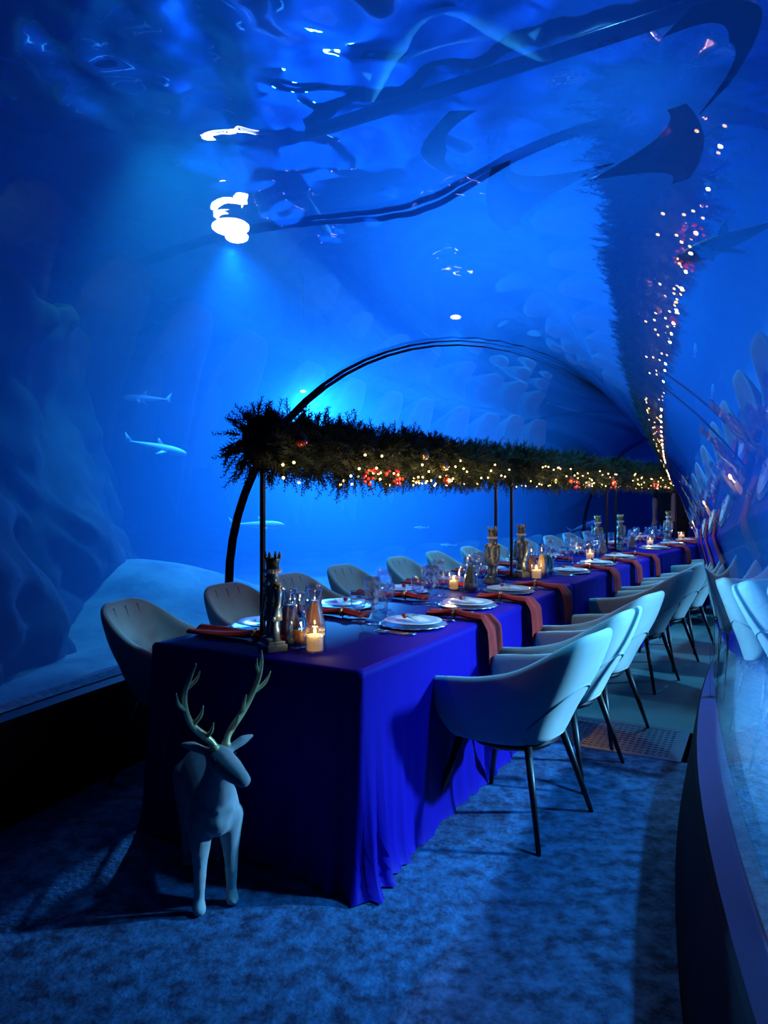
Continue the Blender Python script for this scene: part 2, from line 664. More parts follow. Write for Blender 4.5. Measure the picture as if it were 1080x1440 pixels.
# ------------------------------------------------------------------ tables, cloths
TL, TW = 2.80, 1.0
T = []
ox, oy = -.517, 2.832
for h in (29, 32, 35):
    T.append((ox, oy, R(h)))
    ox += 2.87 * math.sin(R(h))
    oy += 2.87 * math.cos(R(h))
TOP = .765


def tw(k, x, y, z=TOP):
    ox, oy, h = T[k]
    return (ox + x * math.cos(h) + y * math.sin(h), oy - x * math.sin(h) + y * math.cos(h), z)


def cloth(bm, seed, near):
    rnd = random.Random(seed)
    hw, r = TW / 2 + .006, .02
    per = []
    step = .022
    y0, y1 = -.006, TL + .006
    # one loop round the edge: (x, y, nx, ny, cornerness)
    def side(ax, ay, bx, by, nx, ny):
        l = math.hypot(bx - ax, by - ay)
        k = int(l / step)
        for i in range(k):
            t = i / k
            e = min(t * l, (1 - t) * l)
            c = math.exp(-e / .16) * (1.0 if (near and (ax + (bx - ax) * t) > .2 and (ay + (by - ay) * t) < .6) else .3)
            # fan the normals round the corners
            tx, ty = (bx - ax) / l, (by - ay) / l
            f = c * .8 * (1 if t > .5 else -1)
            vx, vy = nx + tx * f, ny + ty * f
            n_ = math.hypot(vx, vy)
            per.append((ax + (bx - ax) * t, ay + (by - ay) * t, vx / n_, vy / n_, c))
    side(-hw, y0, hw, y0, 0, -1)
    side(hw, y0, hw, y1, 1, 0)
    side(hw, y1, -hw, y1, 0, 1)
    side(-hw, y1, -hw, y0, -1, 0)
    n = len(per)
    rows = [0, .012, .03, .07, .14, .22, .32, .42, .52, .60, .67, .72, .745, .758]
    rings = []
    for q, d in enumerate(rows):
        t = d / .758
        ring = []
        for i, (x, y, nx, ny, c) in enumerate(per):
            u = i * step
            fold = .5 + .5 * math.sin(u * 2 * PI / .16 + 1.6 * nz(u, 0, seed, 2.0) * 3)
            wide = nz(u, d * .3, seed + 5, 2.2)
            a = t ** 1.25 * (.012 + .018 * fold + .02 * wide + c * (.05 + .05 * math.sin(u * 2 * PI / .075 + 2 * t)))
            if q == 0:
                a = -.012
            if q >= len(rows) - 3:
                a += (q - len(rows) + 4) * (.004 + .012 * c)
            z = TOP - d if q else TOP
            ring.append(bm.verts.new((x + nx * a, y + ny * a, z)))
        rings.append(ring)
    for a, b in zip(rings, rings[1:]):
        for i in range(n):
            bm.faces.new((a[i], a[(i + 1) % n], b[(i + 1) % n], b[i]))
    bm.faces.new(rings[0][::-1])


def leg_mesh(bm):
    box(bm, (0, 0, .355), (.05, .05, .71))


TWORD = ['near', 'middle', 'far']
TDESC = ['beside the reindeer', 'between the other two tables', 'farthest from the reindeer']
for k, (x, y, h) in enumerate(T):
    t = thing('banquet_table', 'long banquet table hidden under its blue cloth, ' + TDESC[k], 'table', (x, y, 0), -h)
    part('tabletop', 'tabletop', lambda bm: box(bm, (0, TL / 2, .733), (TW - .03, TL - .03, .035)), 'wood', t, False)
    for sx in (-1, 1):
        for yy in (.1, TL - .1):
            part('leg', 'table_leg', leg_mesh, 'wood', t, False, loc=(sx * .42, yy, 0))
    c = part('tablecloth', 'tablecloth_%d' % k, lambda bm: cloth(bm, 11 * k + 3, k == 0), 'cloth', None, loc=(x, y, -.0005), rot=(0, 0, -h))
    tag(c, 'floor-length royal blue cloth on the table ' + TDESC[k], 'tablecloth')


# ------------------------------------------------------------------ chairs
def chair_outline():
    ctrl = [(0, -.285, .84), (.13, -.275, .835), (.215, -.225, .79), (.262, -.12, .695), (.285, .01, .648), (.29, .13, .632), (.28, .25, .615)]
    full = [(-x, y, z) for x, y, z in ctrl[:0:-1]] + ctrl
    pts = []
    m_ = 4
    for i in range(len(full) - 1):
        p0, p1, p2, p3 = full[max(i - 1, 0)], full[i], full[i + 1], full[min(i + 2, len(full) - 1)]
        for j in range(m_):
            t = j / m_
            pts.append(tuple(.5 * (2 * b + (c - a) * t + (2 * a - 5 * b + 4 * c - d) * t * t + (3 * b - a - 3 * c + d) * t ** 3)
                             for a, b, c, d in zip(p0, p1, p2, p3)))
    pts.append(full[-1])
    return pts


OUTL = chair_outline()
ZB = .345


def shell_at(i, z, off):
    x, y, zt = OUTL[i]
    a, b = OUTL[max(i - 1, 0)], OUTL[min(i + 1, len(OUTL) - 1)]
    tx, ty = b[0] - a[0], b[1] - a[1]
    l = math.hypot(tx, ty)
    nx, ny = ty / l, -tx / l          # outward
    rear = max(0, min(1, (.05 - y) / .3))
    v = (z - ZB) / (zt - ZB)
    k = .66 + .34 * min(1, v * 1.5) ** .75
    lean = -.13 * rear * max(0, (z - .44) / .4) ** 1.2
    return (x * k + nx * off, y * k + ny * off + lean, z)


def chair_shell(bm):
    loops = []
    for i, (x, y, zt) in enumerate(OUTL):
        h_ = zt - ZB
        loop = [shell_at(i, ZB + h_ * v, .004 * math.sin(PI * v)) for v in (0, .12, .28, .46, .64, .82, .95)]
        loop += [shell_at(i, zt, -.012), shell_at(i, zt, -.036)]
        loop += [shell_at(i, ZB + h_ * v, -.05) for v in (.93, .75, .5, .28)]
        loops.append([bm.verts.new(q) for q in loop])
    for a, b in zip(loops, loops[1:]):
        k = len(a)
        for j in range(k):
            bm.faces.new((a[j], a[(j + 1) % k], b[(j + 1) % k], b[j]))
    bm.faces.new(loops[0])
    bm.faces.new(loops[-1][::-1])
    bmesh.ops.recalc_face_normals(bm, faces=bm.faces[:])


def chair_cushion(bm):
    box(bm, (0, .035, .415), (.40, .42, .11), .05)
    bmesh.ops.recalc_face_normals(bm, faces=bm.faces[:])


def chair_leg(bm):
    tube(bm, [(0, 0, .37), (.095, .095, 0)], [.017, .010], 8)


def seam_back(bm):
    mid = len(OUTL) // 2
    tube(bm, [shell_at(mid + q, .61 - .002 * q * q, .005) for q in range(-9, 10)], .005, 6)


def seam_channel(q):
    def f(bm):
        mid = len(OUTL) // 2
        tube(bm, [shell_at(mid + q, z, -.046) for z in (.47, .53, .59, .65, .71, .77, .81)], .005, 5)
    return f


def pan(bm):
    lathe(bm, [(0, .33), (.17, .335), (.2, .36), (0, .37)], 16)


ORD = ['first', 'second', 'third', 'fourth', 'fifth', 'sixth', 'seventh', 'eighth', 'ninth', 'tenth', 'eleventh', 'twelfth']


def chair(k, x, y, face, label, group):
    ox, oy, h = T[k]
    t = thing('dining_armchair', label, 'chair', tw(k, x, y, 0), -h + face, group)
    part('seat_shell', 'chair_shell', chair_shell, 'velvet', t, True, subsurf(1))
    part('seat_cushion', 'chair_cushion', chair_cushion, 'velvet', t, True, subsurf(1))
    part('seam', 'chair_seam', seam_back, 'seam', t)
    for q in (-3, 0, 3):
        part('seam', 'chair_channel_%d' % q, seam_channel(q), 'seam', t)
    part('seat_pan', 'chair_pan', pan, 'black_metal', t)
    for q in range(4):
        part('leg', 'chair_leg', chair_leg, 'black_metal', t, rot=(0, 0, q * PI / 2), loc=((.155, -.155, -.155, .155)[q], (.155, .155, -.155, -.155)[q], 0))
    return t


RIGHT = [[.86, 1.52, 2.18], [.62, 1.36, 2.10], [.62, 1.36, 2.10]]
LEFT = [[.50, 1.18, 1.86, 2.50], [.42, 1.12, 1.84, 2.50], [.42, 1.12, 1.84, 2.50]]
SIDE = {1: 'grating side', -1: 'side opposite grating'}
seat_r, seat_l = [], []
rnd = random.Random(3)
for k in range(3):
    seat_r += [(k, 1, y) for y in RIGHT[k]]
    seat_l += [(k, -1, y) for y in LEFT[k]]
for i, (k, sd, y) in enumerate(seat_r):
    chair(k, .77 + rnd.uniform(-.01, .02), y - .04, PI / 2 - .17 + rnd.uniform(-.05, .05),
          '%s grey velvet armchair from the reindeer along the %s' % (ORD[i], SIDE[1]), 'armchairs along the table row')
for i, (k, sd, y) in enumerate(seat_l):
    chair(k, -.80 + rnd.uniform(-.03, .01), y, -PI / 2 + rnd.uniform(-.08, .08) + (.15 if i == 0 else 0),
          '%s grey velvet armchair from the reindeer along the %s' % (ORD[i], SIDE[-1]), 'armchairs along the table row')


# ------------------------------------------------------------------ place settings
def charger(bm):
    n = 72
    prof = [(0, .004), (.08, .004), (.115, .006), (.150, .013), (.158, .014), (.158, .010), (.11, .0), (0, 0)]
    rings = []
    for r, z in prof:
        if r == 0:
            rings.append([bm.verts.new((0, 0, z))])
        else:
            rings.append([bm.verts.new((r * (1 + (.035 * math.cos(i * 2 * PI / n * 18) if r > .14 else 0)) * math.cos(2 * PI * i / n),
                                        r * (1 + (.035 * math.cos(i * 2 * PI / n * 18) if r > .14 else 0)) * math.sin(2 * PI * i / n), z)) for i in range(n)])
    for a, b in zip(rings, rings[1:]):
        for i in range(n):
            j = (i + 1) % n
            if len(a) == 1:
                bm.faces.new((a[0], b[i], b[j]))
            elif len(b) == 1:
                bm.faces.new((a[j], a[i], b[0]))
            else:
                bm.faces.new((a[i], a[j], b[j], b[i]))


def plate(bm):
    lathe(bm, [(0, .004), (.075, .004), (.085, .009), (.133, .017), (.136, .015), (.09, .002), (.08, 0), (0, 0)], 40)


def fork(bm, L_=.19):
    pts = [(0, -L_ / 2, .006), (0, -L_ / 4, .004), (0, L_ * .1, .007), (0, L_ * .2, .006)]
    tube(bm, pts, [.0055, .004, .003, .004], 6)
    box(bm, (0, L_ * .27, .006), (.022, .03, .003))
    for i in range(4):
        tube(bm, [(-.009 + i * .006, L_ * .33, .006), (-.009 + i * .006, L_ * .5, .010)], [.0016, .001], 5)


def knife(bm):
    tube(bm, [(0, -.11, .005), (0, -.01, .005)], [.006, .005], 6)
    box(bm, (.002, .05, .005), (.018, .12, .002), .0008)


GL = {
    'wine_glass': dict(bowl=[(.004, .100), (.022, .106), (.037, .125), (.042, .150), (.040, .180), (.034, .212), (.0325, .212), (.0385, .18), (.0405, .15), (.0355, .127), (.021, .109), (0, .103)],
                       stem=.104, foot=.036, h=.212),
    'white_wine_glass': dict(bowl=[(.004, .088), (.02, .093), (.032, .110), (.036, .130), (.034, .155), (.029, .184), (.0277, .184), (.0327, .155), (.0347, .13), (.0307, .112), (.019, .096), (0, .091)],
                             stem=.092, foot=.032, h=.184),
    'water_goblet': dict(bowl=[(.004, .058), (.024, .063), (.036, .082), (.040, .110), (.038, .150), (.0365, .150), (.0385, .11), (.0345, .084), (.023, .066), (0, .061)],
                         stem=.062, foot=.033, h=.15),
}


def glass(kind, k, x, y, label, group, flip=False, z=TOP):
    d = GL[kind]
    t = thing(kind, label, 'glass', tw(k, x, y, z), 0, group)
    if flip:
        t.rotation_euler = (PI, 0, 0)
        t.location.z = z + d['h'] + .002
    part('bowl', kind + '_bowl', lambda bm: lathe(bm, d['bowl'], 22), 'glass', t)
    part('stem', kind + '_stem', lambda bm: lathe(bm, [(0, d['stem']), (.0055, d['stem']), (.0035, d['stem'] - .02), (.0035, .02), (.006, .006), (0, .004)], 10), 'glass', t)
    part('foot', kind + '_foot', lambda bm: lathe(bm, [(0, .007), (.008, .006), (d['foot'], .003), (d['foot'], .001), (0, .0)], 22), 'glass', t)
    return t


def napkin_cloth(hang):
    def f(bm):
        # runs along +x from the table middle, through the ring, then over the edge and down
        rows = []
        L1, L2 = .30, (.20 if hang else .16)
        n, m_ = 30, 14
        for i in range(n + 1):
            s = (L1 + L2) * i / n
            ring_at = .13
            d = s - ring_at
            wdt = .022 + (.050 if hang else .045) * min(1, abs(d) / .16) ** .8 + (.02 if (hang and s > L1) else 0)
            if hang and s > L1:
                q = (s - L1)
                cx, cz = L1 + .022 * min(1, q / .03) ** .5 + .01 * math.sin(q * 12), -q + .006 * 0
            else:
                cx, cz = s, .02 + .01 * math.exp(-(d / .06) ** 2)
            row = []
            for j in range(2 * m_):
                a = 2 * PI * j / (2 * m_)
                yy = math.cos(a) * wdt
                th = (.011 + .006 * math.sin(5 * a + s * 9) + .005 * math.cos(3 * a)) * (1 if abs(d) > .03 else 1.25)
                off = math.sin(a) * th
                if hang and s > L1 + .01:
                    row.append(bm.verts.new((cx + off + .012, yy + .015 * (s - L1) * 3, cz)))
                else:
                    row.append(bm.verts.new((cx, yy, max(cz + off, .002))))
            rows.append(row)
        for a, b in zip(rows, rows[1:]):
            k = len(a)
            for j in range(k):
                bm.faces.new((a[j], a[(j + 1) % k], b[(j + 1) % k], b[j]))
        bm.faces.new(rows[0][::-1])
        bm.faces.new(rows[-1])
    return f


def ring_mesh(bm):
    n = 16
    rings = []
    for i in range(n):
        a = 2 * PI * i / n
        c = Vector((0, math.cos(a) * .026, math.sin(a) * .019))
        rings.append([bm.verts.new(c * (1 + .14 * math.cos(q * PI / 2)) + Vector((math.sin(q * PI / 2) * .010, 0, 0))) for q in range(4)])
    for i in range(n):
        a, b = rings[i], rings[(i + 1) % n]
        for q in range(4):
            bm.faces.new((a[q], a[(q + 1) % 4], b[(q + 1) % 4], b[q]))
    for i in range(0, n, 2):
        ball(bm, (0, math.cos(2 * PI * i / n) * .029, math.sin(2 * PI * i / n) * .022), .006, 6, 5)


def leaf(bm):
    v = [bm.verts.new(p) for p in ((0, 0, 0), (.012, .02, .006), (.010, .05, .009), (0, .075, .004), (-.010, .05, .009), (-.012, .02, .006))]
    bm.faces.new(v)
    r = bmesh.ops.extrude_face_region(bm, geom=bm.faces[:])
    bmesh.ops.translate(bm, verts=[e for e in r['geom'] if isinstance(e, bmesh.types.BMVert)], vec=(0, 0, .0025))


def card_mesh(bm):
    box(bm, (0, 0, .004), (.06, .12, .003), 0, Matrix.Rotation(.05, 4, 'X'))


def setting(i, k, sd, y):
    seat = '%s seat from the reindeer, %s' % (ORD[i], SIDE[sd])
    ox, oy, h = T[k]
    px = sd * (.27 if sd > 0 else .31)
    t = thing('charger_plate', 'scalloped silver charger plate at %s' % seat, 'plate', tw(k, px, y), -h, 'silver charger plates')
    part('dish', 'charger', charger, 'silver', t)
    t = tag(part('dinner_plate', 'plate', plate, 'china', None, loc=tw(k, px, y, TOP + .0145), rot=(0, 0, -h)), 'white dinner plate at %s' % seat, 'plate', 'white dinner plates')
    # folded card with a sprig and berry on the plate
    a = -h + rnd.uniform(-.4, .4)
    c = tag(part('menu_card', 'menu_card', card_mesh, 'card', None, False, loc=tw(k, px + .02 * sd, y + .01, TOP + .031), rot=(0, 0, a + .9)),
            'white menu card on the plate at %s' % seat, 'card', 'menu cards on plates')
    s = thing('table_sprig', 'leafy sprig with red berry at %s' % seat, 'sprig', tw(k, px - .03 * sd, y - .02, TOP + .040), a, 'sprigs on plates')
    for q in range(4):
        part('leaf', 'leaf', leaf, 'pewter', s, False, rot=(0, 0, -.9 + q * .6 + rnd.uniform(-.2, .2)))
    part('berry', 'sprig_berry', lambda bm: ball(bm, (0, -.012, .010), .012, 12, 8), 'berry', s)
    # cutlery: forks on one hand, knife on the other
    for q, (nm, dy) in enumerate((('dinner', -.20), ('starter', -.225))):
        tag(part('fork', 'fork', fork, 'cutlery', None, loc=tw(k, px + sd * .02, y + dy * sd, TOP + .001), rot=(0, 0, -h + sd * PI / 2 + .06 * q)),
            '%s fork at %s' % ('inner' if q == 0 else 'outer', seat), 'fork', 'forks beside plates')
    tag(part('knife', 'knife', knife, 'cutlery', None, loc=tw(k, px + sd * .02, y + .185 * sd, TOP + .001), rot=(0, 0, -h + sd * PI / 2)),
        'polished table knife at %s' % seat, 'knife', 'knives beside plates')
    # glasses
    gx = px - sd * .24
    for kind, dx, dy, wd in (('wine_glass', 0, .03, 'large wine glass'), ('white_wine_glass', .045, -.06, 'smaller wine glass'), ('water_goblet', -.05, -.035, 'short water goblet')):
        glass(kind, k, gx + dx * sd + rnd.uniform(-.01, .01), y + dy + rnd.uniform(-.01, .01), '%s at %s' % (wd, seat), wd + 's')
    # red napkin
    if sd > 0:
        t = thing('napkin', 'red napkin hanging off the table by the %s' % seat, 'napkin', tw(k, .22, y + .30), -h, 'red napkins')
        part('cloth', 'napkin_hang', napkin_cloth(True), 'red', t)
    else:
        t = thing('napkin', 'red napkin lying by the %s' % seat, 'napkin', tw(k, -.02, y - .27), -h + PI, 'red napkins')
        part('cloth', 'napkin_flat', napkin_cloth(False), 'red', t)
    part('napkin_ring', 'napkin_ring', ring_mesh, 'gold', t, loc=(.13, 0, .027))


for i, s in enumerate(seat_r):
    setting(i, *s)
for i, s in enumerate(seat_l):
    setting(i, *s)


# ------------------------------------------------------------------ table centre: nutcrackers, carafes, candles
def nutcracker(k, x, y, rz, label):
    t = thing('nutcracker_figure', label, 'figurine', tw(k, x, y), -T[k][2] + rz, 'nutcracker figures')
    part('base', 'nut_base', lambda bm: (box(bm, (0, 0, .014), (.105, .085, .028), .004), box(bm, (0, 0, .033), (.09, .07, .012), .003)), 'pewter', t, 'sharp')
    for sx in (-1, 1):
        part('leg', 'nut_leg', lambda bm: (lathe(bm, [(0, 0), (.020, 0), (.021, .045), (.016, .06), (.015, .115), (0, .12)], 14), ball(bm, (0, .016, .008), (.016, .028, .011), 10, 6)), 'pewter', t, loc=(sx * .02, 0, .038))
        a = part('arm', 'nut_arm', lambda bm: (tube(bm, [(0, 0, 0), (.014, 0, -.02), (.018, .004, -.06), (.010, .018, -.105)], [.015, .017, .013, .011], 10), ball(bm, (.008, .02, -.115), .013, 10, 7)), 'pewter', t,
                 loc=(sx * .040, 0, .248), scale=(sx, 1, 1))
        part('epaulette', 'nut_epaulette', lambda bm: (lathe(bm, [(0, .014), (.016, .010), (.022, 0), (0, -.002)], 14), [ball(bm, (math.cos(q * PI / 4) * .02, math.sin(q * PI / 4) * .02, -.004), .005, 6, 5) for q in range(8)]), 'crown', a, loc=(.004, 0, .008))
    part('torso', 'nut_torso', lambda bm: lathe(bm, [(0, 0), (.034, 0), (.037, .02), (.032, .05), (.041, .085), (.036, .108), (.014, .118), (0, .118)], 18, sy=.8), 'pewter', t, loc=(0, 0, .15))
    part('coat_skirt', 'nut_skirt', lambda bm: lathe(bm, [(.033, .03), (.044, 0), (.046, -.03), (.042, -.03), (.03, .02)], 18, sy=.8), 'pewter', t, loc=(0, 0, .15))
    part('belt', 'nut_belt', lambda bm: lathe(bm, [(.0365, -.006), (.0375, 0), (.0365, .006), (.03, .006), (.03, -.006)], 18, sy=.82), 'crown', t, loc=(0, 0, .185))
    for q in range(4):
        part('button', 'nut_button', lambda bm: ball(bm, (0, 0, 0), .0042, 8, 6), 'crown', t, loc=(0, .031 + (.002 if q else 0), .205 + q * .016))
    part('head', 'nut_head', lambda bm: (lathe(bm, [(0, 0), (.022, .002), (.026, .02), (.025, .045), (.0, .055)], 16), ball(bm, (0, .026, .026), (.005, .008, .006), 8, 6), box(bm, (0, .024, .010), (.018, .01, .012), .002)), 'pewter', t, loc=(0, 0, .266))
    part('fur_band', 'nut_fur', lambda bm: [ball(bm, (.029 * math.cos(q * PI / 8), .029 * math.sin(q * PI / 8), 0), .0085, 7, 5) for q in range(16)], 'fur', t, loc=(0, 0, .313))
    part('beard', 'nut_beard', lambda bm: ball(bm, (0, .022, -.012), (.016, .010, .024), 10, 8), 'fur', t, loc=(0, 0, .272))
    c = part('crown', 'nut_crown', lambda bm: lathe(bm, [(.025, 0), (.027, .03), (.032, .048), (.029, .048), (.024, .03), (.0, .02)], 18), 'crown', t, loc=(0, 0, .320))
    for q in range(8):
        part('crown_point', 'nut_point', lambda bm: (lathe(bm, [(.0065, 0), (.006, .012), (0, .020)], 6), ball(bm, (0, 0, .021), .004, 6, 5)), 'crown', c, loc=(.030 * math.cos(q * PI / 4), .030 * math.sin(q * PI / 4), .045))
    return t


CAR = [(.036, 0), (.044, .006), (.046, .04), (.043, .085), (.030, .135), (.0215, .165), (.0215, .185), (.030, .215), (.0315, .218), (.0285, .217), (.0195, .186), (.0195, .165), (.028, .134), (.041, .085), (.0435, .04), (.042, .009), (0, .008)]


def carafe(k, x, y, juice, fill, label):
    t = thing('juice_carafe', label, 'carafe', tw(k, x, y), rnd.uniform(0, 6), 'juice carafes')
    part('vessel', 'carafe', lambda bm: lathe(bm, [(0, 0)] + CAR, 24), 'glass', t)
    lev = [(.0405, .0095), (.0425, .04), (.040, .085), (.027, .133), (.0185, .165), (.0185, .183)]
    pr = [(0, .0092)] + [(r, z) for r, z in lev if z < fill]
    r_ = [a for a in lev if a[1] >= fill]
    last = pr[-1]
    if r_:
        f = (fill - last[1]) / (r_[0][1] - last[1])
        pr.append((last[0] + (r_[0][0] - last[0]) * f, fill))
    pr.append((0, fill))
    part('juice', 'juice_%s_%.3f' % (juice, fill), lambda bm: lathe(bm, pr, 20), juice, t)
    return t


def candle(k, x, y, label, big=1.0):
    t = thing('glass_candle', label, 'candle', tw(k, x, y), 0, 'lit candles in glass')
    t.scale = (big,) * 3
    part('holder', 'candle_holder', lambda bm: lathe(bm, [(0, 0), (.032, 0), (.036, .004), (.0385, .105), (.0365, .105), (.0345, .008), (0, .008)], 24), 'glass', t)
    part('wax', 'candle_wax', lambda bm: lathe(bm, [(0, .009), (.0338, .009), (.0352, .066), (.030, .063), (.0, .060)], 20), 'wax', t)
    part('wick', 'candle_wick', lambda bm: tube(bm, [(0, 0, .059), (.001, 0, .070)], .0012, 5), 'twig', t)
    part('flame', 'candle_flame', lambda bm: lathe(bm, [(0, .068), (.005, .074), (.006, .080), (.003, .092), (0, .100)], 10), 'flame', t)
    for row, z in enumerate((.070, .086)):
        part('bead_band', 'candle_beads_%d' % row, lambda bm: [ball(bm, (.0375 * math.cos(q * PI / 12), .0375 * math.sin(q * PI / 12), z), .0022, 6, 4) for q in range(24)], 'gold', t)
    l = bpy.data.lights.new('candle_light', 'POINT')
    l.energy = 1.2 * big
    l.color = (1, .55, .2)
    l.shadow_soft_size = .012
    o = bpy.data.objects.new('candle_light', l)
    COL.objects.link(o)
    o.parent = t
    o.location = (0, 0, .112)


nutcracker(0, .02, .12, -.5 + PI, 'crowned nutcracker figure by the post nearest the reindeer')
carafe(0, -.03, .30, 'amber_juice', .150, 'glass carafe of dark amber juice beside the nearest nutcracker')
carafe(0, .075, .215, 'amber_juice', .070, 'half-empty glass carafe between the amber and peach juice carafes')
carafe(0, .075, .335, 'peach_juice', .172, 'glass carafe of peach juice behind the nearest candle')
candle(0, .185, .175, 'lit glass candle on the corner nearest the reindeer')
carafe(0, .0, 2.22, 'orange_juice', .168, 'glass carafe of orange juice at the far end of the near table')
carafe(0, .05, 2.10, 'green_juice', .165, 'glass carafe of green juice next to the orange juice')
candle(0, -.08, 2.13, 'lit candle behind the orange juice carafe', .9)
nutcracker(0, .02, 2.56, PI - .4, 'nutcracker figure at the far end of the near table')
nutcracker(1, .06, .16, PI - .4, 'nutcracker figure at the start of the middle table')
carafe(1, .10, .26, 'amber_juice', .155, 'glass carafe of amber juice behind the middle nutcracker')
carafe(1, .20, .22, 'yellow_juice', .168, 'glass carafe of yellow juice behind a candle on the middle table')
carafe(1, .20, .34, 'green_juice', .160, 'glass carafe of green juice on the middle table')
candle(1, .20, .10, 'lit glass candle at the start of the middle table')
candle(1, .10, 1.75, 'lit glass candle halfway down the middle table', 1.0)
carafe(1, -.02, 2.12, 'amber_juice', .15, 'amber juice carafe near the far end of the middle table')
carafe(1, .06, 2.30, 'peach_juice', .16, 'peach juice carafe near the far end of the middle table')
nutcracker(1, -.05, 2.52, PI - .4, 'nutcracker figure at the far end of the middle table')
nutcracker(2, .04, .16, PI - .4, 'nutcracker figure at the start of the far table')
carafe(2, .12, .30, 'amber_juice', .15, 'amber juice carafe at the start of the far table')
candle(2, .12, 1.00, 'lit glass candle in the first half of the far table')
nutcracker(2, .10, 1.9, PI - .4, 'nutcracker figure on the far half of the far table')
candle(2, .16, 2.30, 'lit glass candle near the end of the far table', 1.1)
carafe(2, .02, 2.16, 'orange_juice', .16, 'orange juice carafe near the end of the far table')
# the upside-down glass
glass('wine_glass', 0, .0, 1.02, 'wine glass turned upside down with its foot in the air', 'large wine glasses', True)


# ------------------------------------------------------------------ garland stands and garlands
def needles(seed, y0, y1, n, ends, rad=.135):
    def f(bm):
        rd = random.Random(seed)
        for q in range(n):
            y = y0 + (y1 - y0) * rd.random()
            a = rd.uniform(0, 2 * PI)
            lump = 1 + .35 * nz(y * 3.1, a, seed)
            r0 = rad * (.35 + .5 * rd.random())
            base = Vector((math.cos(a) * r0, y, math.sin(a) * r0 * .95 + .012 * math.sin(y * 5)))
            d = Vector((math.cos(a) + rd.uniform(-.5, .5), rd.uniform(-.8, .8), math.sin(a) + rd.uniform(-.5, .6))).normalized()
            L_ = rd.uniform(.06, .11) * lump
            tip = base + d * L_ + Vector((0, 0, -.012))
            side = d.cross(Vector((rd.uniform(-1, 1), rd.uniform(-1, 1), rd.uniform(-1, 1)))).normalized()
            s2 = d.cross(side)
            m_ = 9
            for j in range(m_):
                t = (j + 1) / m_
                c = base.lerp(tip, t)
                for e in range(3):
                    an = e * 2.094 + j * 1.1 + rd.uniform(-.3, .3)
                    o_ = side * math.cos(an) + s2 * math.sin(an)
                    nl = .034 * (1.15 - .55 * t)
                    p = c + (o_ * .85 + d * .55).normalized() * nl
                    wv = d.cross(o_).normalized() * .0036
                    v = [bm.verts.new(c + wv), bm.verts.new(c - wv), bm.verts.new(p)]
                    bm.faces.new(v)
            w_ = side * .002
            v = [bm.verts.new(base + w_), bm.verts.new(base - w_), bm.verts.new(tip)]
            bm.faces.new(v)
    return f


def core(seed, y0, y1, rad=.10):
    def f(bm):
        pts, rr = [], []
        n = 40
        for i in range(n + 1):
            y = y0 + (y1 - y0) * i / n
            pts.append((.01 * nz(y, 1, seed, 3), y, .012 * math.sin(y * 5)))
            rr.append(rad * (1 + .22 * nz(y, 5, seed, 5)) * (1 if 0 < i < n else .3))
        tube(bm, pts, rr, 14)
    return f


